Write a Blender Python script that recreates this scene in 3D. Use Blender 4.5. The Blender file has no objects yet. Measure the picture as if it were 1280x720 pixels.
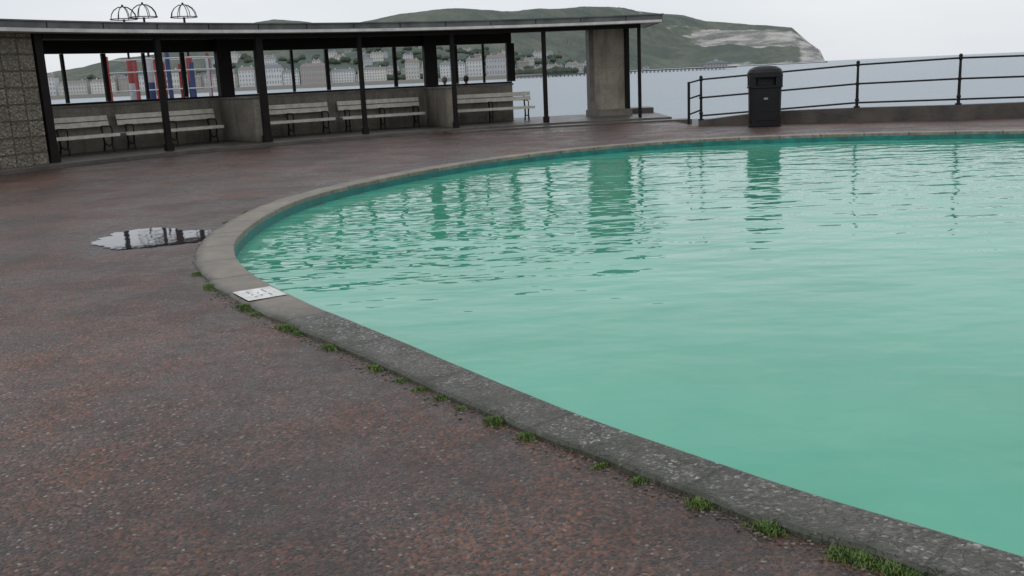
import bpy, math, random
from mathutils import Vector, Matrix, noise
random.seed(7)
S=bpy.context.scene
S.view_settings.view_transform='Standard'; S.view_settings.look='None'; S.view_settings.exposure=0
D=bpy.data
CX,CY=5.0,13.0

# ---------------------------------------------------------------- materials
class NT:
    def __init__(s,name):
        s.m=D.materials.new(name); s.m.use_nodes=True; s.t=s.m.node_tree; s.n=s.t.nodes
        s.b=s.n['Principled BSDF']
        s.tc=s.n.new('ShaderNodeTexCoord'); s.P=s.tc.outputs['Object']
        g=s.n.new('ShaderNodeNewGeometry'); s.W=g.outputs['Position']
    def l(s,a,b): s.t.links.new(a,b)
    def set(s,**k):
        for a,v in k.items():
            i=s.b.inputs[a.replace('_',' ')]
            if hasattr(v,'is_output') : s.l(v,i)
            else:
                if isinstance(v,tuple) and len(v)==3: v=(*v,1)
                i.default_value=v
    def noise(s,scale,detail=4,rough=.55,vec=None,st=None,col=False):
        x=s.n.new('ShaderNodeTexNoise'); x.inputs['Scale'].default_value=scale
        x.inputs['Detail'].default_value=min(detail,4); x.inputs['Roughness'].default_value=rough
        v=vec or s.W
        if st:
            mp=s.n.new('ShaderNodeMapping'); mp.inputs['Scale'].default_value=st[:3]
            if len(st)>3: mp.inputs['Rotation'].default_value=(0,0,st[3])
            s.l(v,mp.inputs[0]); v=mp.outputs[0]
        s.l(v,x.inputs['Vector']); return x.outputs['Color' if col else 'Fac']
    def voro(s,scale,feat='F1',out='Color',vec=None,rnd=1):
        x=s.n.new('ShaderNodeTexVoronoi'); x.feature=feat; x.inputs['Scale'].default_value=scale
        x.inputs['Randomness'].default_value=rnd
        s.l(vec or s.W,x.inputs['Vector']); return x.outputs[out]
    def voro2(s,scale,vec=None):
        x=s.n.new('ShaderNodeTexVoronoi'); x.voronoi_dimensions='2D'; x.inputs['Scale'].default_value=scale
        s.l(vec or s.W,x.inputs['Vector']); return x.outputs['Color'],x.outputs['Distance']
    def ramp(s,fac,stops,interp='LINEAR'):
        x=s.n.new('ShaderNodeValToRGB'); e=x.color_ramp.elements; x.color_ramp.interpolation=interp
        while len(e)<len(stops): e.new(.5)
        for i,(p,c) in enumerate(stops):
            e[i].position=p
            if not isinstance(c,tuple): c=(c,c,c)
            e[i].color=(*c,1)
        s.l(fac,x.inputs[0]); return x.outputs[0]
    def mix(s,f,a,b,mode='MIX'):
        x=s.n.new('ShaderNodeMix'); x.data_type='RGBA'; x.blend_type=mode
        for i,v in ((0,f),(6,a),(7,b)):
            if hasattr(v,'is_output'): s.l(v,x.inputs[i])
            else:
                if isinstance(v,tuple): v=(*v,1)
                elif i: v=(v,v,v,1)
                x.inputs[i].default_value=v
        return x.outputs[2]
    def math(s,op,a,b=0,c=0,clamp=False):
        x=s.n.new('ShaderNodeMath'); x.operation=op; x.use_clamp=clamp
        for i,v in enumerate((a,b,c)):
            if hasattr(v,'is_output'): s.l(v,x.inputs[i])
            else: x.inputs[i].default_value=v
        return x.outputs[0]
    def sep(s,v):
        x=s.n.new('ShaderNodeSeparateXYZ'); s.l(v,x.inputs[0]); return x.outputs
    def bump(s,h,dist=.01,strength=1,normal=None):
        x=s.n.new('ShaderNodeBump'); x.inputs['Distance'].default_value=dist
        if hasattr(strength,'is_output'): s.l(strength,x.inputs['Strength'])
        else: x.inputs['Strength'].default_value=strength
        s.l(h,x.inputs['Height'])
        if normal: s.l(normal,x.inputs['Normal'])
        s.l(x.outputs[0],s.b.inputs['Normal']); return x.outputs[0]

def paint(name,col,rough=.5,var=.25,scale=6,bump=.002,metal=0,spec=.5):
    m=NT(name); n=m.noise(scale,6,.6); n2=m.noise(scale*9,3)
    c=m.mix(m.ramp(n,[(.35,0),(.7,1)]),tuple(x*(1-var) for x in col),tuple(min(1,x*(1+var*.6)) for x in col))
    c=m.mix(m.ramp(n2,[(.62,0),(.75,.5)]),c,tuple(x*.45 for x in col))
    m.set(Base_Color=c,Roughness=m.ramp(n,[(.3,max(.05,rough-.1)),(.7,min(1,rough+.12))]),Metallic=metal)
    m.b.inputs['Specular IOR Level'].default_value=spec
    m.bump(n2,bump); return m.m

def asphalt():
    m=NT('wet_asphalt')
    cell,dist=m.voro2(80); cs=m.sep(cell)
    base=m.ramp(cs[0],[(0,(.016,.011,.009)),(.35,(.037,.028,.024)),(.7,(.068,.050,.041)),(.92,(.115,.085,.068)),(.985,(.17,.135,.11)),(1,(.36,.32,.27))])
    red=m.ramp(cs[1],[(0,(.052,.021,.012)),(.5,(.145,.052,.026)),(1,(.29,.11,.055))])
    rn=m.noise(2.2,4,.65); rn2=m.noise(.45,3,.6)
    rmask=m.math('MULTIPLY',m.ramp(rn,[(.38,.32),(.60,1)]),m.ramp(rn2,[(.35,.5),(.62,1)]))
    cellsel=m.ramp(cs[2],[(.36,0),(.46,1)])
    c=m.mix(m.math('MULTIPLY',rmask,cellsel),base,red)
    cc_,cd=m.voro2(34); ch=m.sep(cc_)
    chip=m.math('MULTIPLY',m.ramp(ch[1],[(.97,0),(.975,1)]),m.ramp(cd,[(.18,1),(.26,0)]))
    c=m.mix(chip,c,(.28,.26,.22))
    big=m.noise(.6,4,.65)
    c=m.mix(m.ramp(big,[(.35,.65),(.6,0)]),c,(.020,.015,.012))
    p=m.sep(m.W)
    # grime and standing damp against the foot of the shelter
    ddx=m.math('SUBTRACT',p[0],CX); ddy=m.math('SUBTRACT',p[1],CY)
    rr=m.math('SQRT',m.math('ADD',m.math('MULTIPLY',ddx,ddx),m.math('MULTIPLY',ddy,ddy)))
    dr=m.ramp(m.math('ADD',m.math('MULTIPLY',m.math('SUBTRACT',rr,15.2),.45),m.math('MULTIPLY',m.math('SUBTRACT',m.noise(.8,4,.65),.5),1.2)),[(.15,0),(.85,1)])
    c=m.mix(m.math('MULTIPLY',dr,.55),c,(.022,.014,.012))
    wet=m.ramp(m.noise(.9,4,.65),[(.40,1),(.60,0)])
    wet2=m.ramp(m.noise(9,3,.6),[(.35,1),(.6,.3)])
    ww=m.math('MULTIPLY',wet,wet2)
    rough=m.ramp(ww,[(0,.54),(1,.2)])
    dx=m.math('DIVIDE',m.math('SUBTRACT',p[0],-4.0),1.25); dy=m.math('DIVIDE',m.math('SUBTRACT',p[1],10.6),1.3)
    r2=m.math('ADD',m.math('MULTIPLY',dx,dx),m.math('MULTIPLY',dy,dy))
    dm=m.ramp(m.math('ADD',r2,m.math('MULTIPLY',m.noise(3,4),.9)),[(.6,1),(1.2,0)])
    c=m.mix(m.math('MULTIPLY',dm,.6),c,(.016,.013,.013))
    rough=m.mix(dm,rough,.22)
    m.set(Base_Color=c,Roughness=rough)
    m.bump(m.math('SUBTRACT',1,dist),.004,.8); return m.m

def kerb_mat():
    m=NT('kerb_concrete')
    uv=m.tc.outputs['UV']; u=m.sep(uv)
    p=m.sep(m.W)
    near=m.ramp(m.math('ADD',m.math('MULTIPLY',p[1],.1),m.math('MULTIPLY',m.noise(2,3),.06)),[(.66,1),(.73,0)])
    n=m.noise(5,6,.65)
    tan=m.mix(m.ramp(n,[(.35,0),(.68,1)]),(.135,.113,.083),(.32,.275,.21))
    tan=m.mix(m.ramp(m.noise(40,3),[(.6,0),(.72,.5)]),tan,(.09,.08,.07))
    vcc,vd=m.voro2(80); vc=m.sep(vcc)
    agg=m.ramp(vc[0],[(0,(.026,.025,.02)),(.45,(.06,.056,.046)),(.75,(.115,.107,.09)),(.93,(.22,.21,.18)),(1,(.45,.43,.39))])
    agg=m.mix(m.ramp(m.noise(7,4,.7),[(.46,0),(.60,.75)]),agg,(.036,.042,.022))
    agg=m.mix(m.ramp(m.noise(2.3,4,.65),[(.45,0),(.60,.4)]),agg,(.11,.10,.082))
    c=m.mix(near,tan,agg)
    ln=m.math('DIVIDE',u[0],.92); fr=m.math('FRACT',ln)
    j=m.ramp(fr,[(0,1),(.010,1),(.017,0),(.988,0),(.996,1)])
    j=m.math('MULTIPLY',j,.85)
    c=m.mix(j,c,(.03,.03,.022))
    cx=m.n.new('ShaderNodeTexVoronoi'); cx.feature='DISTANCE_TO_EDGE'; cx.voronoi_dimensions='2D'; cx.inputs['Scale'].default_value=2.6
    wv=m.n.new('ShaderNodeVectorMath'); wv.operation='ADD'; m.l(m.W,wv.inputs[0]); m.l(m.noise(6,3,col=True),wv.inputs[1]); m.l(wv.outputs[0],cx.inputs['Vector'])
    crk=m.math('MULTIPLY',m.ramp(cx.outputs['Distance'],[(0,1),(.018,0)]),m.math('MULTIPLY',near,.8))
    c=m.mix(crk,c,(.022,.024,.014))
    wn=m.n.new('ShaderNodeTexWhiteNoise'); wn.noise_dimensions='1D'; m.l(m.math('FLOOR',ln),wn.inputs['W'])
    c=m.mix(m.math('MULTIPLY',wn.outputs['Value'],.35),c,(.08,.07,.058))
    e=m.ramp(m.math('ADD',u[1],m.math('MULTIPLY',m.noise(9,4),.3)),[(.16,1),(.38,0)])
    c=m.mix(m.math('MULTIPLY',e,.8),c,(.028,.032,.016))
    m.set(Base_Color=c,Roughness=m.ramp(n,[(.3,.3),(.7,.6)]))
    h=m.math('ADD',m.math('MULTIPLY',near,m.math('SUBTRACT',1,vd)),m.math('MULTIPLY',m.noise(60,3),.4))
    h=m.math('SUBTRACT',h,m.math('MULTIPLY',m.math('ADD',j,crk),1.5))
    m.bump(h,.006,.8); return m.m

def water_mat():
    m=NT('pool_water')
    p=m.sep(m.W)
    n=m.noise(.35,4,.55); n2=m.noise(1.6,4,.6)
    c=m.mix(m.ramp(n,[(.35,0),(.65,1)]),(.060,.365,.232),(.098,.445,.300))
    c=m.mix(m.ramp(n2,[(.45,0),(.75,.4)]),c,(.155,.46,.29))
    m.set(Base_Color=c,Roughness=.015,IOR=1.40)
    far=m.ramp(m.math('DIVIDE',p[1],20),[(.15,.18),(.32,.46),(.5,.9),(1,1)])
    a=m.noise(1.25,1,.4,st=(1,1.8,1,.2)); b=m.noise(3.1,1.5,.4,st=(1,1.7,1,-.2))
    h=m.math('ADD',a,m.math('MULTIPLY',b,.42))
    m.bump(h,.032,far); return m.m

def sea_mat():
    m=NT('sea_water')
    n=m.noise(.01,4,.6,st=(.4,1.6,1))
    c=m.mix(n,(.18,.24,.275),(.27,.325,.36))
    m.set(Base_Color=c,Roughness=.28,IOR=1.38)
    h=m.math('ADD',m.noise(.25,4,.6,st=(.6,1.6,1)),m.math('MULTIPLY',m.noise(1.6,4,.6,st=(.7,1.5,1)),.25))
    m.bump(h,.8,.5); return m.m

def pebbles():
    m=NT('shingle'); v=m.sep(m.voro(9,out='Color')); d=m.voro(9,out='Distance')
    c=m.ramp(v[0],[(0,(.09,.09,.09)),(.5,(.2,.19,.18)),(1,(.42,.40,.38))])
    c=m.mix(m.ramp(d,[(.35,0),(.6,.8)]),c,(.04,.04,.04))
    m.set(Base_Color=c,Roughness=.6); m.bump(m.math('SUBTRACT',1,d),.06,1); return m.m

def pebbledash(name,a,b,scale=70):
    m=NT(name); v=m.sep(m.voro(scale,out='Color')); n=m.noise(1.3,6,.6)
    c=m.ramp(v[0],[(0,a),(1,b)])
    c=m.mix(m.ramp(n,[(.4,0),(.7,.5)]),c,tuple(x*.4 for x in a))
    sk=m.noise(5,4,.6,st=(1,1,.12))
    c=m.mix(m.ramp(sk,[(.5,0),(.7,.5)]),c,tuple(x*.35 for x in a))
    z=m.sep(m.W)[2]
    c=m.mix(m.ramp(m.math('ADD',z,m.math('MULTIPLY',m.noise(3,4),.3)),[(.2,.6),(.5,0)]),c,(.03,.035,.025))
    m.set(Base_Color=c,Roughness=.85); m.bump(v[0],.008,.7); return m.m

def block_mat():
    m=NT('patterned_blocks')
    uv=m.tc.outputs['UV']
    br=m.n.new('ShaderNodeTexBrick'); br.offset=0
    m.l(uv,br.inputs['Vector']); br.inputs['Scale'].default_value=1
    br.inputs['Brick Width'].default_value=.42; br.inputs['Row Height'].default_value=.36
    br.inputs['Mortar Size'].default_value=.02
    br.inputs['Color1'].default_value=(.34,.305,.235,1); br.inputs['Color2'].default_value=(.22,.195,.15,1)
    br.inputs['Mortar'].default_value=(.07,.065,.055,1)
    n=m.noise(11,4,.7); v=m.voro(16,out='Distance')
    c=m.mix(m.ramp(v,[(.25,0),(.55,.55)]),br.outputs['Color'],(.08,.07,.052))
    c=m.mix(m.ramp(n,[(.42,0),(.66,.75)]),c,(.085,.078,.06))
    c=m.mix(m.ramp(m.noise(30,3),[(.6,0),(.7,.5)]),c,(.45,.42,.35))
    m.set(Base_Color=c,Roughness=.85)
    h=m.math('ADD',m.math('SUBTRACT',m.math('MULTIPLY',n,1.2),m.math('MULTIPLY',br.outputs['Fac'],.9)),m.math('MULTIPLY',v,-1.1))
    m.bump(h,.04,1); return m.m

def hill_mat():
    m=NT('headland_rock_and_heath')
    vc=m.n.new('ShaderNodeVertexColor'); vc.layer_name='mask'
    vs=m.sep(vc.outputs['Color'])
    n=m.noise(.006,6,.65); n2=m.noise(.025,5,.65)
    heath=m.mix(m.ramp(n,[(.4,0),(.6,1)]),(.056,.070,.044),(.125,.132,.080))
    heath=m.mix(m.ramp(n2,[(.45,0),(.62,.7)]),heath,(.048,.064,.036))
    wood=m.mix(m.ramp(m.noise(.03,5,.7),[(.4,0),(.6,1)]),(.032,.050,.030),(.082,.105,.060))
    c=m.mix(vs[1],heath,wood)
    st=m.noise(.02,5,.7,st=(.35,.35,3))
    rock=m.mix(m.ramp(st,[(.42,0),(.58,1)]),(.17,.16,.145),(.54,.51,.46))
    rm=m.ramp(m.math('ADD',vs[0],m.math('MULTIPLY',m.math('SUBTRACT',m.noise(.02,5,.7,st=(.5,.5,2)),.5),1.1)),[(.42,0),(.56,1)])
    c=m.mix(rm,c,rock)
    c=m.mix(.19,c,(.34,.39,.43))  # aerial haze painted in: pale blue-grey blended over the whole hill colour
    m.set(Base_Color=c,Roughness=.95); m.b.inputs['Specular IOR Level'].default_value=.1
    m.bump(n2,14,.8); return m.m

MAT=dict(asphalt=asphalt(),kerb=kerb_mat(),water=water_mat(),sea=sea_mat(),pebble=pebbles(),
 pd=pebbledash('pebbledash_render',(.19,.17,.135),(.38,.345,.285)),
 pdl=pebbledash('pebbledash_pier',(.30,.27,.21),(.50,.455,.37)),
 block=block_mat(),hill=hill_mat(),
 conc=paint('weathered_concrete',(.18,.165,.14),.6,.4,3,.006),
 step=paint('wet_step_concrete',(.085,.073,.062),.38,.4,2.5,.006),
 white=paint('cream_slat_paint',(.74,.70,.60),.45,.22,5),
 dark=paint('dark_brown_paint',(.011,.008,.007),.6,.4,5,spec=.2),
 black=paint('black_paint',(.007,.007,.008),.5,.3,8,spec=.3),
 fascia=paint('grey_fascia',(.13,.135,.135),.55,.45,1.6,.003,spec=.3),
 soffit=paint('soffit_white',(.62,.62,.59),.6,.25,2),
 roof=paint('roof_felt',(.07,.07,.07),.7),
 teal=paint('pool_wall_paint',(.010,.17,.16),.45,.4,4),
 markw=paint('white_marking_paint',(.76,.75,.72),.5,.25,14),
 text=paint('grey_lettering',(.30,.30,.31),.5),
 red=paint('red_paint',(.33,.055,.05),.5,.2),blue=paint('blue_paint',(.035,.06,.17),.5,.2),
 pale=paint('pale_metal',(.5,.52,.54),.4,.15),
 seawall=paint('sea_wall_concrete',(.070,.060,.050),.6,.45,2,.01),
 bin=paint('black_plastic',(.006,.006,.007),.42,.25,10,spec=.3),
)
def simple(name,col,r=.8):
    m=NT(name); n=m.noise(.3,4); c=m.mix(n,tuple(x*.85 for x in col),tuple(min(1,x*1.1) for x in col)); m.set(Base_Color=c,Roughness=r); return m.m

# ---------------------------------------------------------------- mesh builder
class MB:
    def __init__(s): s.v=[];s.f=[];s.mi=[];s.mats=[];s.uv={}
    def m(s,k):
        mat=MAT[k] if isinstance(k,str) else k
        if mat not in s.mats: s.mats.append(mat)
        return s.mats.index(mat)
    def add(s,vs,fs,k):
        o=len(s.v); i=s.m(k); s.v+= [tuple(v) for v in vs]
        for f in fs: s.f.append([o+a for a in f]); s.mi.append(i)
    def hexa(s,b,t,k):
        s.add(list(b)+list(t),[(3,2,1,0),(4,5,6,7),(0,1,5,4),(1,2,6,5),(2,3,7,6),(3,0,4,7)],k)
    def box(s,c,d,k,rz=0,M=None):
        x,y,z=[q/2 for q in d]
        R=Matrix.Translation(Vector(c))@Matrix.Rotation(rz,4,'Z')
        if M: R=M
        P=[R@Vector(q) for q in [(-x,-y,-z),(x,-y,-z),(x,y,-z),(-x,y,-z),(-x,-y,z),(x,-y,z),(x,y,z),(-x,y,z)]]
        s.hexa(P[:4],P[4:],k)
    def tube(s,a,b,r,k,n=8,r2=None):
        a=Vector(a);b=Vector(b);d=(b-a).normalized(); r2=r if r2 is None else r2
        u=d.orthogonal().normalized();w=d.cross(u)
        vs=[];
        for c,rr in((a,r),(b,r2)):
            for i in range(n):
                t=2*math.pi*i/n; vs.append(c+(u*math.cos(t)+w*math.sin(t))*rr)
        s.add(vs,[(i,(i+1)%n,n+(i+1)%n,n+i) for i in range(n)]+[tuple(range(n-1,-1,-1)),tuple(range(n,2*n))],k)
    def path(s,pts,r,k,n=6):
        for a,b in zip(pts,pts[1:]): s.tube(a,b,r,k,n)
    def ball(s,c,r,k,n=8,sc=(1,1,1)):
        vs=[];fs=[]
        for i in range(n+1):
            for j in range(n*2):
                t=math.pi*i/n;p=math.pi*j/n
                vs.append((c[0]+r*sc[0]*math.sin(t)*math.cos(p),c[1]+r*sc[1]*math.sin(t)*math.sin(p),c[2]+r*sc[2]*math.cos(t)))
        for i in range(n):
            for j in range(n*2):
                a=i*2*n+j;b=i*2*n+(j+1)%(2*n); fs.append((a,a+2*n,b+2*n,b))
        s.add(vs,fs,k)
    def arc(s,R0,R1,z0,z1,p0,p1,k,n=None):
        n=n or max(1,int(abs(p1-p0)/1.2))
        vs=[];fs=[]
        for i in range(n+1):
            p=p0+(p1-p0)*i/n
            for R,z in((R0,z0),(R1,z0),(R1,z1),(R0,z1)): vs.append(pol(R,p,z))
        for i in range(n):
            a=4*i
            for q in range(4):
                w=(q+1)%4; fs.append((a+q,a+w,a+4+w,a+4+q))
        fs+= [(3,2,1,0),(4*n,4*n+1,4*n+2,4*n+3)]
        s.add(vs,fs,k)
    def done(s,name,parent=None,bevel=0,smooth=False,uv=None):
        me=D.meshes.new(name); me.from_pydata(s.v,[],s.f)
        for m in s.mats: me.materials.append(m)
        me.polygons.foreach_set('material_index',s.mi)
        if uv:
            l=me.uv_layers.new(name='UVMap')
            for lp in me.loops: l.data[lp.index].uv=uv(me.vertices[lp.vertex_index].co,lp.vertex_index)
        if smooth: me.polygons.foreach_set('use_smooth',[True]*len(me.polygons))
        import bmesh
        bm=bmesh.new(); bm.from_mesh(me); bmesh.ops.recalc_face_normals(bm,faces=bm.faces); bm.to_mesh(me); bm.free()
        o=D.objects.new(name,me); S.collection.objects.link(o)
        if parent: o.parent=parent
        if bevel:
            b=o.modifiers.new('b','BEVEL'); b.width=bevel; b.segments=2; b.limit_method='ANGLE'
        return o
def pol(R,p,z=0):
    a=math.radians(p); return (CX-R*math.sin(a),CY+R*math.cos(a),z)
def empty(name):
    o=D.objects.new(name,None); S.collection.objects.link(o); return o

# ---------------------------------------------------------------- pool outline
OUT=[(1.22,2.77),(.70,3.32),(-.03,4.22),(-.95,5.52),(-1.82,6.72),(-2.54,7.9),(-3.05,9.15),(-3.32,10.4),(-3.40,12.18),(-3.2,13.9),(-2.44,15.95),(-1.1,18.2),(.8,20.2),(2.98,21.4),(4.9,21.75),(6.9,21.55),(8.9,20.9),(10.8,20.0),(12.6,18.6),(14.0,16.3),(14.9,12.5),(14.3,8.5),(12.3,4.5),(9.5,1.9),(6.6,.8),(4.2,.85),(2.45,1.6)]
def cr(P,per=16):
    n=len(P);o=[]
    for i in range(n):
        a,b,c,d=[Vector(P[(i+k)%n]) for k in(-1,0,1,2)]
        for j in range(per):
            t=j/per
            o.append(.5*((2*b)+(c-a)*t+(2*a-5*b+4*c-d)*t*t+(3*b-a-3*c+d)*t**3))
    return o
oc=cr(OUT); 
for _ in range(30): oc=[(oc[i-1]+oc[i]*2+oc[(i+1)%len(oc)])/4 for i in range(len(oc))]
N=len(oc)
nrm=[]
for i in range(N):
    t=(oc[(i+1)%N]-oc[i-1]).normalized(); nn=Vector((-t.y,t.x)) 
    if nn.dot(Vector((CX,12))-oc[i])<0: nn=-nn
    nrm.append(nn)
arcl=[0]
for i in range(N): arcl.append(arcl[-1]+(oc[(i+1)%N]-oc[i]).length)
KW=.37
def kwf(i):
    y=oc[i%N].y; t=max(0,min(1,(y-3.6)/4.2)); return .285+(.37-.285)*t*t*(3-2*t)
def off(i,d):
    if d>.2: d=kwf(i)+(d-KW)
    return oc[i%N]+nrm[i%N]*d
mb=MB(); prof=[(-.02,-.06,0),(0,.018,.02),(.02,.030,.07),(KW-.022,.034,.93),(KW-.006,.030,.98),(KW,.018,1),(KW,-.03,1)]
vs=[];uvs=[]
for i in range(N+1):
    for d,z,v in prof:
        wob=(.03*noise.noise(Vector((arcl[i]*2.5,0,0)))+.015*noise.noise(Vector((arcl[i]*9,5,0))))*(d<.1)
        q=off(i,d+wob)
        vs.append((q.x,q.y,z+.004*noise.noise(Vector((q.x*2,q.y*2,0))))); uvs.append((arcl[i],v))
L=len(prof)
mb.add(vs,[(i*L+j,(i+1)*L+j,(i+1)*L+j+1,i*L+j+1) for i in range(N) for j in range(L-1)],'kerb')
pool=empty('paddling_pool')
mb.done('kerb',pool,uv=lambda co,i:uvs[i],smooth=False)
mb=MB(); vs=[]
for i in range(N):
    for d,z in((KW-.001,-.03),(KW+.004,-.6)): q=off(i,d); vs.append((q.x,q.y,z))
mb.add(vs,[(2*i,2*((i+1)%N),2*((i+1)%N)+1,2*i+1) for i in range(N)],'teal')
mb.add([(*off(i,KW+.004),-.6) for i in range(N)],[tuple(range(N))],'teal')
mb.done('painted_basin',pool)
mb=MB(); mb.add([(*off(i,KW-.0),-.13) for i in range(N)],[tuple(range(N))],'water')
w=mb.done('pool_water')
im=min(range(N),key=lambda i:(oc[i]-Vector((-2.1,7.15))).length)
mb=MB()
def kpt(s,d,z):
    target=arcl[im]+s
    j=min(range(N),key=lambda q:abs(arcl[q]-target)); 
    t=(oc[(j+1)%N]-oc[j]).normalized(); q=oc[j]+nrm[j]*d+t*(target-arcl[j]); return (q.x,q.y,z)
vs=[];ns=5
for i in range(ns+1):
    s_=-.2+.4*i/ns; vs+= [kpt(s_,.03,.0395),kpt(s_,kwf(im)-.03,.0405)]
mb.add(vs,[(2*i,2*i+2,2*i+3,2*i+1) for i in range(ns)],'markw')
for r in range(3):
    for c in range(6):
        if random.random()<.2: continue
        a=-.13+c*.045; d=.11+r*.06
        mb.add([kpt(a,d,.0445),kpt(a+.028,d,.0445),kpt(a+.028,d+.012,.0445),kpt(a,d+.012,.0445)],[(0,1,2,3)],'text')
mb.done('painted_depth_marking')

# ---------------------------------------------------------------- ground
B=[(5.35,27.05),(7.2,26.65),(9.3,25.85),(11.5,24.8),(13.2,24.5),(20,21.9),(45,9),(60,-45),(-60,-45),(-70,75),(-16,75),(-9.5,37)]
B+= [pol(22.6,p)[:2] for p in (32,28,24,20,16,12,8,4,1,0)]+[(5.2,28)]
def hit(c,d):
    best=1e9
    for i in range(len(B)):
        a=Vector(B[i])-c;b=Vector(B[(i+1)%len(B)])-c;e=b-a
        den=d.x*e.y-d.y*e.x
        if abs(den)<1e-9: continue
        t=(a.x*e.y-a.y*e.x)/den; u=(a.x*d.y-a.y*d.x)/den
        if t>0 and -1e-6<=u<=1.000001: best=min(best,t)
    return best
cc=Vector((CX,12.5)); vs=[];K=14
for i in range(N):
    q=oc[i]; d=(q-cc); r0=d.length-.02; d.normalize(); r1=hit(cc,d)
    for k in range(K):
        t=(k/(K-1))**1.8; q2=cc+d*(r0-.03*(k==0)+(r1-r0)*t)
        z=.006*noise.noise(Vector((q2.x*.5,q2.y*.5,3)))*(min(1,k/2))
        vs.append((q2.x,q2.y,z))
mb=MB(); mb.add(vs,[(i*K+k,((i+1)%N)*K+k,((i+1)%N)*K+k+1,i*K+k+1) for i in range(N) for k in range(K-1)],'asphalt')
mb.done('promenade_pavement')
mb=MB(); vs=[];RR=[13,14,16,20,26,34,44,56,70,90,130];NA=80
for i in range(NA+1):
    a=math.radians(100-i*200/NA)
    for r in RR: vs.append((CX-r*math.sin(a),CY+r*math.cos(a),-.10-max(0,r-14)*.0465 if r<=70 else -2.7-(r-70)*.03))
n=len(RR)
mb.add(vs,[(i*n+k,(i+1)*n+k,(i+1)*n+k+1,i*n+k+1) for i in range(NA) for k in range(n-1)],'pebble')
mb.done('shingle_beach')
mb=MB(); mb.add([(-30000,30,-2.6),(30000,30,-2.6),(30000,32000,-2.6),(-30000,32000,-2.6)],[(0,1,2,3)],'sea'); mb.done('sea')

m=NT('puddle_water'); m.set(Base_Color=(.05,.042,.04),Roughness=.04,IOR=1.75); m.bump(m.noise(6,2,st=(1,.5,1)),.0022,.5); MAT['puddle']=m.m
mb=MB(); vs=[]
for i in range(200):
    a=2*math.pi*i/200; d=Vector((math.cos(a),math.sin(a)))
    f=1+.30*noise.noise(Vector((d.x*1.3,d.y*1.3,8.3)))+.22*noise.noise(Vector((d.x*3.5,d.y*3.5,1.3)))+.10*noise.noise(Vector((d.x*10,d.y*10,1.3)))
    vs.append((-4.02+.66*d.x*f-.12*d.y,10.66+.66*d.y*f,.0075))
mb.add(vs,[tuple(range(200))],'puddle'); mb.done('puddle')

# ---------------------------------------------------------------- grass tufts
m=NT('grass'); oi=m.noise(30,3); m.set(Base_Color=m.mix(m.ramp(oi,[(.35,0),(.65,1)]),(.045,.095,.015),(.13,.20,.04)),Roughness=.6); MAT['grass']=m.m
mb=MB()
def blade(x,y,h,lean):
    a=random.uniform(0,6.28); w=random.uniform(.0016,.003); d=Vector((math.cos(a),math.sin(a),0)); s=Vector((-d.y,d.x,0))
    p=Vector((x,y,0)); m1=p+d*h*lean*.35+Vector((0,0,h*.6)); t=p+d*h*lean+Vector((0,0,h))
    mb.add([p-s*w,p+s*w,m1+s*w*.8,m1-s*w*.8,t],[(0,1,2,3),(3,2,4)],'grass')
tufts=[(8.4,.10,.05),(7.75,.16,.06),(6.95,.14,.07),(6.7,.08,.04),(6.3,.15,.06),(6.1,.08,.04),(5.75,.10,.05),(5.25,.09,.04),(5.05,.05,.03),(4.85,.05,.03),(4.7,.05,.03),(4.5,.04,.02),(4.28,.075,.06),(4.08,.065,.05),(3.75,.03,.03),(3.55,.04,.04),(3.36,.07,.05),(3.12,.085,.065),(2.93,.07,.05),(2.86,.10,.055),(2.78,.12,.055),(2.70,.12,.05),(12.5,.1,.05),(11.6,.1,.04),(14.4,.12,.04)]
for ty,sz,h in tufts:
    j=min((i for i in range(N) if oc[i].x<1.6 and oc[i].y<14.6),key=lambda i:abs(oc[i].y-ty))
    t=(oc[(j+1)%N]-oc[j]).normalized()
    for _ in range(int(520*sz/.1)):
        a=random.gauss(0,sz*.42); b=random.gauss(-.02,.024)
        q=oc[j]+t*a+nrm[j]*b; k=max(.25,1-abs(a)/sz*.6)
        blade(q.x,q.y,h*random.uniform(.35,.8)*k*.75,random.uniform(.2,1.1))
for i in range(N):
    if oc[i].y<12 and oc[i].x<1.6:
        dens=noise.noise(Vector((arcl[i]*3,2,0)))
        for _ in range(14):
            if random.random()<max(0,dens)*1.2:
                t=(oc[(i+1)%N]-oc[i]); q=oc[i]+t*random.random()+nrm[i]*random.gauss(-.015,.01); blade(q.x,q.y,random.uniform(.006,.016),.8)
mb.done('grass_tufts')
mb=MB(); 
for i in range(N):
    if oc[i].y<7.5 and oc[i].x<1.6:
        for _ in range(6):
            t=(oc[(i+1)%N]-oc[i]); q=oc[i]+t*random.random()+nrm[i]*random.gauss(-.045,.035); r=random.uniform(.003,.010)
            mb.ball((q.x,q.y,r*.3),r,random.choice(['conc','step','step','step']),3,(1,random.uniform(.6,1),.5))
mb.done('loose_gravel')

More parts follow.
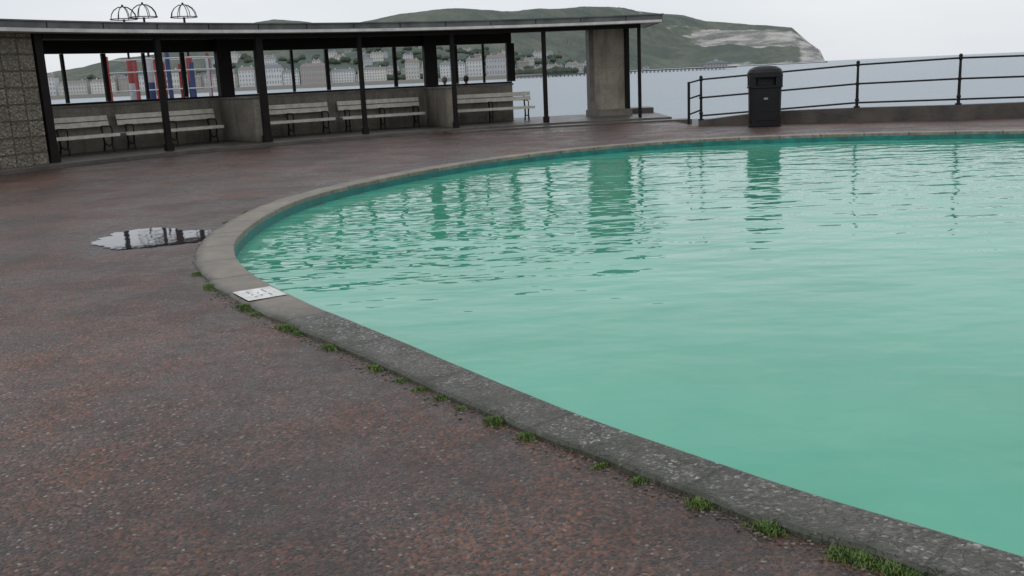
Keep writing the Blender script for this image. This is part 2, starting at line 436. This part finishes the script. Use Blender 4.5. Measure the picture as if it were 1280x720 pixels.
# ---------------------------------------------------------------- shelter
sh=empty('seaside_shelter'); RF=18.0; RBK=20.5; ZR=2.98
posts=[58.8,49.0,39.9,30.3,21.1,11.8]
PH=.10; LB=2.64
mb=MB(); mb.arc(17.45,22.2,-.2,PH,68,-.8,'step'); mb.done('platform',sh,bevel=.015)
mb=MB(); mb.arc(16.7,17.447,-.2,PH*.45,23,-2.5,'step'); mb.done('lower_step',sh,bevel=.012)
mb=MB()
for i,p in enumerate(posts):
    wd=.20 if i in(0,2) else (.15 if i==1 else .12)
    c=pol(RF,p,(PH+ZR)/2); mb.box(c,(wd,.12,ZR-PH-.004),'dark',math.radians(p))
    c=pol(RF,p,PH+.09); mb.box(c,(wd+.05,.17,.18),'dark',math.radians(p))
mb.box(pol(RF+.1,2.1,(PH+ZR)/2),(.10,.10,ZR-PH-.004),'dark',math.radians(2))
mb.done('front_posts',sh,bevel=.008)
mb=MB(); mb.arc(RF-.05,RF+.05,2.86,ZR-.003,58.4,2.2,'dark'); mb.done('front_beam',sh)
mb=MB(); mb.arc(17.62,21.3,3.03,3.17,67,0.3,'roof'); mb.done('roof',sh)
mb=MB(); mb.arc(17.62,21.28,ZR,3.027,66.9,.4,'soffit'); mb.done('soffit',sh)
mb=MB(); mb.arc(17.50,17.617,3.065,3.20,67,.1,'fascia'); mb.arc(17.49,17.615,2.985,3.062,67,.1,'soffit'); mb.arc(17.47,17.66,3.204,3.235,67,-.1,'fascia'); mb.arc(17.67,21.3,2.99,3.22,.25,-.05,'fascia'); 
for p in [63.5+i*-4.6 for i in range(14)]: mb.arc(17.494,17.4985,3.07,3.197,p,p+.08,'dark',1)
mb.done('fascia',sh)
SILL=1.27
mb=MB(); mb.arc(RBK,RBK+.14,PH-.05,SILL,64,13.2,'pd'); mb.done('back_wall',sh)
mb=MB(); mb.arc(RBK-.04,RBK+.18,SILL+.002,SILL+.06,64,13.1,'conc'); mb.done('sill',sh)
mb=MB(); mb.arc(RBK+.01,RBK+.12,LB,ZR-.004,64,13.1,'dark'); mb.arc(RBK,RBK+.11,SILL+.062,SILL+.12,64,13.2,'dark')
def mull(p,wd,dp=.1): mb.box(pol(RBK+.06,p,(SILL+.12+LB)/2),(wd,dp,LB-SILL-.13),'dark',math.radians(p))
for a,b,k in((58.8,39.9,6),(39.9,21.1,6),(21.1,13.2,3)):
    for i in range(1,k+(1 if b<15 else 0)): mull(a+(b-a)*i/k,.11 if i%2 else .07)
mull(58.8,.2); mull(13.25,.26,.2)
mb.done('window_frames',sh,bevel=.004)
mb=MB()
for p in(39.9,21.1):
    a=math.radians(p); 
    mb.box(pol((RF+.3+RBK)/2,p,(PH+SILL)/2+.0),(.34,RBK-RF-.31,SILL-PH),'pd',a)
    mb.box(pol((RF+.3+RBK)/2-.01,p,SILL+.03),(.40,RBK-RF-.29,.055),'conc',a)
mb.done('cross_walls',sh,bevel=.012)
mb=MB()
for p in(39.9,21.1): mb.box(pol(RBK-.16,p,(SILL+.06+ZR)/2),(.42,.24,ZR-SILL-.066),'dark',math.radians(p))
mb.done('cross_wall_columns',sh,bevel=.01)
def pier(p0,p1,R0,R1,k,name):
    mb=MB(); mb.arc(R0,R1,PH-.02,ZR-.004,p0,p1,k,4)
    def uv(co,i): return (math.hypot(co.x-CX,co.y-CY)+math.atan2(CX-co.x,co.y-CY)*18,co.z)
    mb.done(name,sh,uv=uv)
pier(59.35,64.5,RF-.06,RF+.5,'block','end_pier_left')
pier(5.55,2.55,RBK-.45,RBK+.05,'pdl','end_pier_right')
mb=MB(); 
for p in(5.75,2.3): mb.arc(RBK-.52,RBK+.07,PH,ZR-.004,p+.22,p-.22,'dark' if p<3 else 'conc',1)
mb.arc(RBK-.55,RBK+.1,PH-.01,PH+.22,6.1,1.9,'conc',3)
mb.done('end_pier_frame',sh,bevel=.01)
mb=MB(); mb.arc(21,22.2,PH-.01,.28,2.6,-.6,'step',3); mb.done('back_step',sh)

def bench(p0,p1):
    mb=MB(); a=Vector(pol(RBK-.02,p0)); b=Vector(pol(RBK-.02,p1)); d=(b-a); L=d.length; d.normalize()
    inw=(Vector((CX,CY,0))-(a+b)/2).normalized(); inw-=d*inw.dot(d); inw.normalize(); ang=math.atan2(d.y,d.x); mid=(a+b)/2
    def bx(o,z,w,h,k='white',t=0,ln=L-.06):
        M=Matrix.Translation(mid+inw*o+Vector((0,0,z)))@Matrix.Rotation(ang,4,'Z')@Matrix.Rotation(t,4,'X')
        mb.box((0,0,0),(ln,w,h),k,M=M)
    s=1 if inw.dot(Vector((-math.sin(ang),math.cos(ang),0)))>0 else -1
    for o in(.30,.41,.52,.63): bx(o,PH+.45,.095,.035)
    bx(.675,PH+.43,.025,.085)
    for z,o in((.72,.20),(.87,.165)): bx(o,PH+z,.028,.13,t=.2*s)
    nl=3
    for i in range(nl):
        q=mid+d*(-L/2+.25+(L-.5)*i/(nl-1))
        P=lambda o,z: q+inw*o+Vector((0,0,PH+z))
        mb.path([P(.66,0),P(.62,.2),P(.64,.42)],.028,'black'); mb.path([P(.2,0),P(.27,.22),P(.24,.42),P(.12,.94)],.028,'black')
        mb.path([P(.64,.41),P(.24,.40)],.024,'black'); mb.path([P(.62,.2),P(.45,.14),P(.27,.22)],.016,'black')
        mb.path([P(.66,.42),P(.68,.60),P(.60,.66),P(.2,.66)],.018,'black')
    mb.done('park_bench',bevel=.005)
for a,b in((58.3,50.0),(49.4,41.2),(38.8,31.0),(30.2,22.4),(19.9,11.6)): bench(a,b)

# ---------------------------------------------------------------- railing and wall on right
WP=[(5.3,26.55,.15),(7.1,26.2,.33),(9.2,25.4,.36),(11.4,24.35,.37),(13.1,24.1,.37),(19.8,21.6,.37),(40,11,.37)]
mb=MB()
for (x0,y0,z0),(x1,y1,z1) in zip(WP,WP[1:]):
    d=Vector((x1-x0,y1-y0)).normalized(); n=Vector((-d.y,d.x))*.38
    mb.hexa([(x0,y0,-.3),(x1,y1,-.3),(x1+n.x,y1+n.y,-.3),(x0+n.x,y0+n.y,-.3)],[(x0,y0,z0),(x1,y1,z1),(x1+n.x,y1+n.y,z1),(x0+n.x,y0+n.y,z0)],'seawall')
mb.done('low_sea_wall')
mb=MB()
RP=[(5.4,26.7,.15,1.28),(9.27,25.58,.36,1.49),(11.45,24.52,.37,1.55),(14.3,23.85,.37,1.52),(17.5,22.7,.37,1.52),(21,21.2,.37,1.52),(26,18.5,.37,1.52)]
for x,y,z0,z1 in RP:
    mb.tube((x,y,z0),(x,y,z1),.042,'black',10,.03)
    for f in(0,.5,.93): mb.ball((x,y,z1-.03-f*(z1-z0)*.86),.058,'black',5)
    mb.ball((x,y,z1+.03),.05,'black',5); mb.tube((x,y,z0),(x,y,z0+.04),.08,'black',10)
for a,b in zip(RP,RP[1:]):
    for f in(0,.43,.86):
        mb.tube((a[0],a[1],a[3]-.03-f*(a[3]-a[2])),(b[0],b[1],b[3]-.03-f*(b[3]-b[2])),.024,'black')
q=(5.35,28.2,-.2,1.18)
mb.tube((q[0],q[1],-.6),(q[0],q[1],q[3]),.04,'black')
for f in(0,.36,.72): 
    mb.tube((RP[0][0],RP[0][1],RP[0][3]-.03-f*1.13),(q[0],q[1],q[3]-.03-f*1.25),.024,'black')
mb.done('metal_railing')

# ---------------------------------------------------------------- litter bin
def loft(mb,secs,k,n=32,p=5.):
    vs=[]
    for (z,w,d) in secs:
        for i in range(n):
            t=2*math.pi*i/n; c,s=math.cos(t),math.sin(t)
            r=(abs(c)**p+abs(s)**p)**(-1/p); vs.append((c*r*w,s*r*d,z))
    fs=[(a*n+i,a*n+(i+1)%n,(a+1)*n+(i+1)%n,(a+1)*n+i) for a in range(len(secs)-1) for i in range(n)]
    fs+=[tuple(range(n-1,-1,-1)),tuple(range((len(secs)-1)*n,len(secs)*n))]
    mb.add(vs,fs,k)
mb=MB()
loft(mb,[(0,.41,.34),(.05,.415,.345),(.055,.395,.325),(.98,.41,.34),(.99,.44,.37),(1.04,.44,.37),(1.05,.41,.34)],'bin')
loft(mb,[(1.04,.31,.25),(1.30,.31,.25)],'black')
for sx in(-1,1):
    for sy in(-1,1): mb.box((sx*.33,sy*.27,1.17),(.17,.13,.27),'bin')
loft(mb,[(1.24,.425,.36),(1.26,.445,.375),(1.38,.44,.37),(1.46,.39,.32),(1.52,.28,.22),(1.545,.12,.1)],'bin',p=3.6)
mb.box((0,-.338,.52),(.56,.02,.70),'bin'); mb.box((0,-.352,.60),(.46,.012,.42),'black'); mb.box((0,-.36,.72),(.10,.006,.05),'text')
o=mb.done('litter_bin',bevel=.012); o.location=(6.78,25.35,0.0); o.rotation_euler[2]=math.radians(-10)

# ---------------------------------------------------------------- bungee trampoline ride behind shelter
mb=MB()
def stripe(x,y,z0,z1,r,cols):
    n=len(cols);h=(z1-z0)/n
    for i,c in enumerate(cols): mb.tube((x,y,z0+i*h),(x,y,z0+(i+1)*h),r,c,10)
ride=empty('bungee_trampoline')
def mast(x,y,cols,top=4.72):
    stripe(x,y,-.1,3.0,.13,cols); mb.tube((x,y,3.0),(x,y,top-.1),.05,'black',8)
    for i in range(4):
        a=math.pi*i/4; pts=[]
        for j in range(9):
            t=math.pi*j/8; pts.append((x+.55*math.cos(t)*math.cos(a),y+.55*math.cos(t)*math.sin(a),top+.55*math.sin(t)*.95-.1))
        mb.path(pts,.017,'black',5)
    pts=[(x+.55*math.cos(t*math.pi/8),y+.55*math.sin(t*math.pi/8),top-.1) for t in range(17)]; mb.path(pts,.02,'black',5)
    mb.ball((x,y,top+.46),.05,'black',4)
for x,y,c in((-15.9,42.3,['red','pale','red']),(-14.8,41.6,['blue','blue','pale']),(-13.45,42.6,['red','blue','red'])): mast(x,y,c)
for x,y,c in((-16.4,41.0,'red'),(-15.4,43.2,'blue'),(-14.35,41.0,'red'),(-14.1,43.3,'red'),(-13.9,41.2,'blue'),(-13.0,41.4,'blue'),(-12.5,42,'pale'),(-12.0,43,'red'),(-16.0,43.0,'pale'),(-15.2,41.0,'red'),(-12.8,43.1,'red'),(-14.6,42.6,'red')):
    stripe(x,y,-.1,2.7+random.random()*.5,.05+.08*random.random(),[c]*2)
for z in(1.65,2.9,2.4):
    mb.path([(-16.4,41,z),(-12.4,40.8,z),(-12,43,z),(-16.2,43.3,z),(-16.4,41,z)],.03,'pale')
mb.done('masts_and_frame',ride)
mb=MB()
for x in(-15.4,-13.2): mb.tube((x,42.0,1.2),(x,42.0,1.28),.95,'black',20); mb.tube((x,42.0,1.15),(x,42.0,1.2),1.05,'blue',20)
for x in(-15.4,-13.2):
    for s in(-1,1):
        for t in(-1,1): mb.tube((x+.7*s,42+.7*t,0),(x+.7*s,42+.7*t,1.16),.04,'pale')
mb.done('trampolines',ride)

# ---------------------------------------------------------------- two people sitting on the wall behind the shelter
mb=MB(); mb.arc(21.7,22.1,-.3,.76,27,14,'seawall'); mb.done('rear_parapet_wall')
skin=paint('skin',(.48,.30,.22),.5,.1)
def person(p,coat,hair):
    root=empty('seated_person'); x,y,_=pol(21.9,p); root.location=(x,y,.76); root.rotation_euler[2]=math.radians(p)
    V=[(0,0,.08),(0,-.01,.22),(0,-.03,.38),(0,-.02,.50),(0,0,.58),(0,.02,.66),
       (-.18,-.02,.49),(-.24,.06,.24),(-.14,.28,.14),(.18,-.02,.49),(.24,.06,.24),(.14,.28,.14),
       (-.10,.02,.07),(-.11,.44,.08),(-.11,.46,-.34),(-.11,.58,-.40),(.10,.02,.07),(.11,.44,.08),(.11,.46,-.34),(.11,.58,-.40)]
    E=[(0,1),(1,2),(2,3),(3,4),(4,5),(3,6),(6,7),(7,8),(3,9),(9,10),(10,11),(0,12),(12,13),(13,14),(14,15),(0,16),(16,17),(17,18),(18,19)]
    R=[.15,.14,.155,.13,.06,.055,.075,.055,.04,.075,.055,.04,.10,.07,.05,.035,.10,.07,.05,.035]
    me=D.meshes.new('body'); me.from_pydata(V,E,[]); o=D.objects.new('clothed_body',me); S.collection.objects.link(o); o.parent=root
    sk=o.modifiers.new('s','SKIN'); ss=o.modifiers.new('ss','SUBSURF'); ss.levels=ss.render_levels=2
    for i,v in enumerate(me.skin_vertices[0].data): v.radius=(R[i],R[i]*.85); v.use_root=(i==0)
    me.materials.append(coat)
    h=MB(); h.ball((0,.03,.76),.10,skin,10,(.82,.98,1.18)); h.ball((0,.13,.75),.018,skin,5,(.8,1.2,1.4)); 
    for s in(-1,1): h.ball((s*.085,.03,.75),.022,skin,5,(.4,.9,1.3)); h.ball((s*.032,.118,.775),.010,'black',5)
    h.box((0,.118,.705),(.045,.012,.008),'red')
    h.ball((0,.005,.785),.108,hair,10,(.86,.98,1.08))
    for s in(-1,1):
        h.ball((s*.13,.33,.13),.035,skin,6,(1,1.4,.5))
        for f in range(4): h.path([(s*.13+(-.024+.016*f),.36,.135),(s*.13+(-.024+.016*f),.395+.006*(f in(1,2)),.125),(s*.13+(-.024+.016*f),.41,.105)],.008,skin,5)
        h.path([(s*.10,.33,.135),(s*.085,.36,.13)],.009,skin,5)
    h.done('head_and_hands',root,smooth=True)
person(18.6,paint('coat_grey',(.12,.13,.15),.8),paint('hair_grey',(.22,.21,.20),.8))
person(16.6,paint('coat_navy',(.03,.035,.05),.8),paint('hair_dark',(.05,.035,.03),.8))

# ---------------------------------------------------------------- distant headland
PR=[(-.75,.015),(-.6,.02),(-.504,.0185),(-.423,.027),(-.383,.0357),(-.343,.0386),(-.294,.0453),(-.254,.062),(-.226,.0647),(-.19,.0607),(-.165,.053),(-.137,.06),(-.10,.067),(-.052,.068),(.012,.0636),(.06,.0638),(.109,.0616),(.141,.0585),(.165,.0543),(.185,.0517),(.206,.0444),(.238,.0405),(.27,.0375),(.294,.0347),(.302,.0275),(.312,.019),(.323,.0117),(.329,-.001)]
def pr(x):
    if x<=PR[0][0]: return PR[0][1]
    for (a,e),(b,f_) in zip(PR,PR[1:]):
        if a<=x<=b: return e+(f_-e)*(x-a)/(b-a)
    return -.001
def sm(a,b,x):
    t=max(0,min(1,(x-a)/(b-a))); return t*t*(3-2*t)
NX,NV=560,70
vs=[];cols=[]
for i in range(NX):
    x=-.75+(.331+.75)*i/(NX-1); e=pr(x)
    Y0=1150+1250*sm(-.02,.20,x); Y1=Y0+900+500*(1-sm(.1,.3,x))
    for j in range(NV):
        v=j/(NV-1)*1.25; Y=Y0+(Y1-Y0)*v
        cliff=sm(.15,.24,x)
        if v<=1:
            soft=.30*sm(0,.35,v)+.70*sm(.30,1,v)
            cl=.08*sm(0,.02,v)+.46*v**.85+.40*sm(.66,.80,v)+.06*sm(.8,1,v)
            s=soft*(1-cliff)+cl*cliff
        else: s=1-sm(1,1.25,v)*.9
        X=x*Y; z=(e*Y1)*s*(Y/Y1 if v<1 else 1)
        nf=noise.fractal(Vector((X*.004,Y*.004,1.7)),.9,2.1,6)
        z+=nf*32*sm(0,.2,v)*(1-sm(.7,1,v))*min(1,e/.03)+nf*6*sm(.6,1,v)*min(1,e/.03)
        vs.append((X,Y,-3+max(0,z+3)))
        band=noise.noise(Vector((x*30,0,0)))*.04
        rockm=cliff*(sm(.62+band,.68+band,v)*(1-sm(.82,.88,v)))*1.0+cliff*(1-sm(.0,.07,v))*.5
        rockm=max(rockm,.7*sm(.29,.31,x),.36*sm(.08,.14,x)*(1-cliff)*sm(.55,.7,v)*(1-sm(.85,.95,v)))
        wood=(1-sm(.12,.17,x))*(1-sm(.35,.6,v))
        cols.append((rockm,wood,0,1))
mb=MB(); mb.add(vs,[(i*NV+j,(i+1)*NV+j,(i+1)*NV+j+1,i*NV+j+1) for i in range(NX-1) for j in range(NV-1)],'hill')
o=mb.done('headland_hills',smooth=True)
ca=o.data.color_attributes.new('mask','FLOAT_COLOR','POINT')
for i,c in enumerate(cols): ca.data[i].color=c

tw=[simple('town_wall_%d'%i,c) for i,c in enumerate([(.58,.59,.59),(.50,.49,.46),(.46,.47,.49),(.36,.33,.30),(.60,.59,.55)])]  # town wall, roof and glass colours flattened to imitate distance haze
tr=[simple('town_roof_%d'%i,c) for i,c in enumerate([(.19,.20,.22),(.23,.20,.19)])]
tg=simple('town_glass',(.24,.26,.29),.5)
def hgt(x,Y):
    i=int(round((x+.75)/1.081*(NX-1))); i=max(0,min(NX-1,i))
    for j in range(NV-1):
        if vs[i*NV+j][1]<=Y<=vs[i*NV+j+1][1]:
            a=vs[i*NV+j];b=vs[i*NV+j+1]; return a[2]+(b[2]-a[2])*(Y-a[1])/(b[1]-a[1])
    return 0
def building(x,Y,w,h,d,z,st):
    mb=MB(); X=x*Y; wm=random.choice(tw); rm=random.choice(tr)
    mb.box((X,Y,z+h/2-3),(w,d,h+6),wm)
    rh=h*.22; a=w/2+.4;b=d/2+.4; zt=z+h+.02
    mb.add([(X-a,Y-b,zt),(X+a,Y-b,zt),(X+a,Y+b,zt),(X-a,Y+b,zt),(X-a*.85,Y,zt+rh),(X+a*.85,Y,zt+rh)],[(0,1,5,4),(1,2,5),(2,3,4,5),(3,0,4),(3,2,1,0)],rm)
    for s in(-.3,.3): mb.box((X+s*w,Y,zt+rh),(1.2,1.2,3),wm)
    nw=max(2,int(w/3.2))
    for r in range(st):
        for c in range(nw):
            mb.box((X-w/2+(c+.5)*w/nw,Y-d/2-.05,z+(r+.55)*h/st),(1.2,.2,h/st*.5),tg)
    mb.done('hotel_building')
x=-.47
while x<.0:
    w=random.uniform(12,34); Y=1165+random.uniform(0,15)
    if random.random()<.9: building(x+w/2/Y,Y,w,random.uniform(11,21),12,2,random.choice([3,4]))
    x+=(w+random.uniform(0,5))/Y
for _ in range(110):
    x=random.uniform(-.40,.09); Y=random.uniform(1240,1750)
    building(x,Y,random.uniform(8,22),random.uniform(6,11),9,hgt(x,Y)+1,2)
mt=simple('distant_foliage',(.065,.085,.06),.9)
mb=MB()
for _ in range(420):
    x=random.uniform(-.46,.12); Y=random.uniform(1200,1800); z=hgt(x,Y)
    for k in range(3):
        r=random.uniform(3,6); mb.ball((x*Y+random.uniform(-5,5),Y+random.uniform(-3,3),z+r*.7),r,mt,4,(1,1,random.uniform(.7,1.1)))
mb.done('distant_trees')
mb=MB(); mb.box((-330,1155,-.8),(760,16,5),simple('far_promenade',(.3,.29,.26))); mb.done('far_promenade_wall')

mb=MB(); pm=simple('pier_iron',(.12,.12,.13)); Pa=Vector((15,1010,0)); Pb=Vector((232,1030,0))
mb.box(((Pa+Pb)/2)+Vector((0,0,-.2)),((Pb-Pa).length,7,1.2),pm,math.atan2(20,217))
for i in range(54):
    q=Pa.lerp(Pb,i/53)
    for s in(-3,3): mb.tube((q.x,q.y+s,-3),(q.x,q.y+s,-.8),.35,pm,6)
    mb.tube((q.x,q.y-3.4,.4),(q.x,q.y-3.4,1.7),.1,pm,4)
mb.tube(Pa+Vector((0,-3.4,1.7)),Pb+Vector((0,-3.4,1.7)),.12,pm,4)
q=Vector((224,1030,0)); pw=simple('pavilion_wall',(.44,.44,.44)); prf=simple('pavilion_roof',(.16,.17,.18))
mb.box(q+Vector((0,0,-.6)),(38,24,1.1),pm)
mb.box(q+Vector((0,0,2)),(22,14,4),pw); mb.add([q+Vector(t) for t in[(-12,-8,4.02),(12,-8,4.02),(12,8,4.02),(-12,8,4.02),(-5,0,7),(5,0,7)]],[(0,1,5,4),(1,2,5),(2,3,4,5),(3,0,4)],prf)
mb.tube(q+Vector((0,0,6)),q+Vector((0,0,8)),2.6,pw,10); mb.tube(q+Vector((0,0,8)),q+Vector((0,0,10.5)),2.9,prf,10,.2)
for c in range(7): mb.box(q+Vector((-9+3*c,-7.06,2)),(1.4,.1,2.2),tg)
for k in(.35,.62): 
    p2=Pa.lerp(Pb,k); mb.box(p2+Vector((0,0,1.9)),(6,4,3),pw); mb.tube(p2+Vector((0,0,3.4)),p2+Vector((0,0,5.2)),3.2,prf,6,.2)
mb.done('seaside_pier')

# ---------------------------------------------------------------- world, sun, camera
W=D.worlds.new('World'); S.world=W; W.use_nodes=True; t=W.node_tree; bg=t.nodes['Background']
el,rot=math.radians(48),math.radians(215)
sk=t.nodes.new('ShaderNodeTexSky'); sk.sky_type='NISHITA'; sk.sun_disc=False; sk.sun_elevation=el; sk.sun_rotation=rot
tc=t.nodes.new('ShaderNodeTexCoord')
mp=t.nodes.new('ShaderNodeMapping'); mp.inputs['Scale'].default_value=(1,1,5); t.links.new(tc.outputs['Generated'],mp.inputs[0])
nz=t.nodes.new('ShaderNodeTexNoise'); nz.inputs['Scale'].default_value=2.2; nz.inputs['Detail'].default_value=5; t.links.new(mp.outputs[0],nz.inputs['Vector'])
cr_=t.nodes.new('ShaderNodeValToRGB'); t.links.new(nz.outputs['Fac'],cr_.inputs[0])
cr_.color_ramp.elements[0].position=.3; cr_.color_ramp.elements[0].color=(7.3,7.7,8.3,1); cr_.color_ramp.elements[1].position=.7; cr_.color_ramp.elements[1].color=(8.8,9.0,9.3,1)
mx=t.nodes.new('ShaderNodeMix'); mx.data_type='RGBA'; mx.inputs[0].default_value=.9
t.links.new(sk.outputs[0],mx.inputs[6]); t.links.new(cr_.outputs[0],mx.inputs[7]); t.links.new(mx.outputs[2],bg.inputs[0]); bg.inputs[1].default_value=.1
sl=D.lights.new('sun','SUN'); sl.energy=.5; sl.angle=math.radians(25); sl.color=(1,.96,.90)
so=D.objects.new('sun',sl); S.collection.objects.link(so); so.rotation_euler=(math.radians(42),0,math.radians(-35))
cam=D.cameras.new('camera'); co=D.objects.new('camera',cam); S.collection.objects.link(co)
cam.sensor_width=36; cam.lens=33.75; cam.clip_end=60000; cam.clip_start=.05
p=math.radians(12.5); th=math.radians(2.6)
F=Vector((0,math.cos(p),-math.sin(p))); U=Vector((0,math.sin(p),math.cos(p))); R=Vector((1,0,0))
r=R*math.cos(th)-U*math.sin(th); u=R*math.sin(th)+U*math.cos(th)
M=Matrix((r,u,-F)).transposed().to_4x4(); M.translation=(0,0,1.6); co.matrix_world=M
S.camera=co
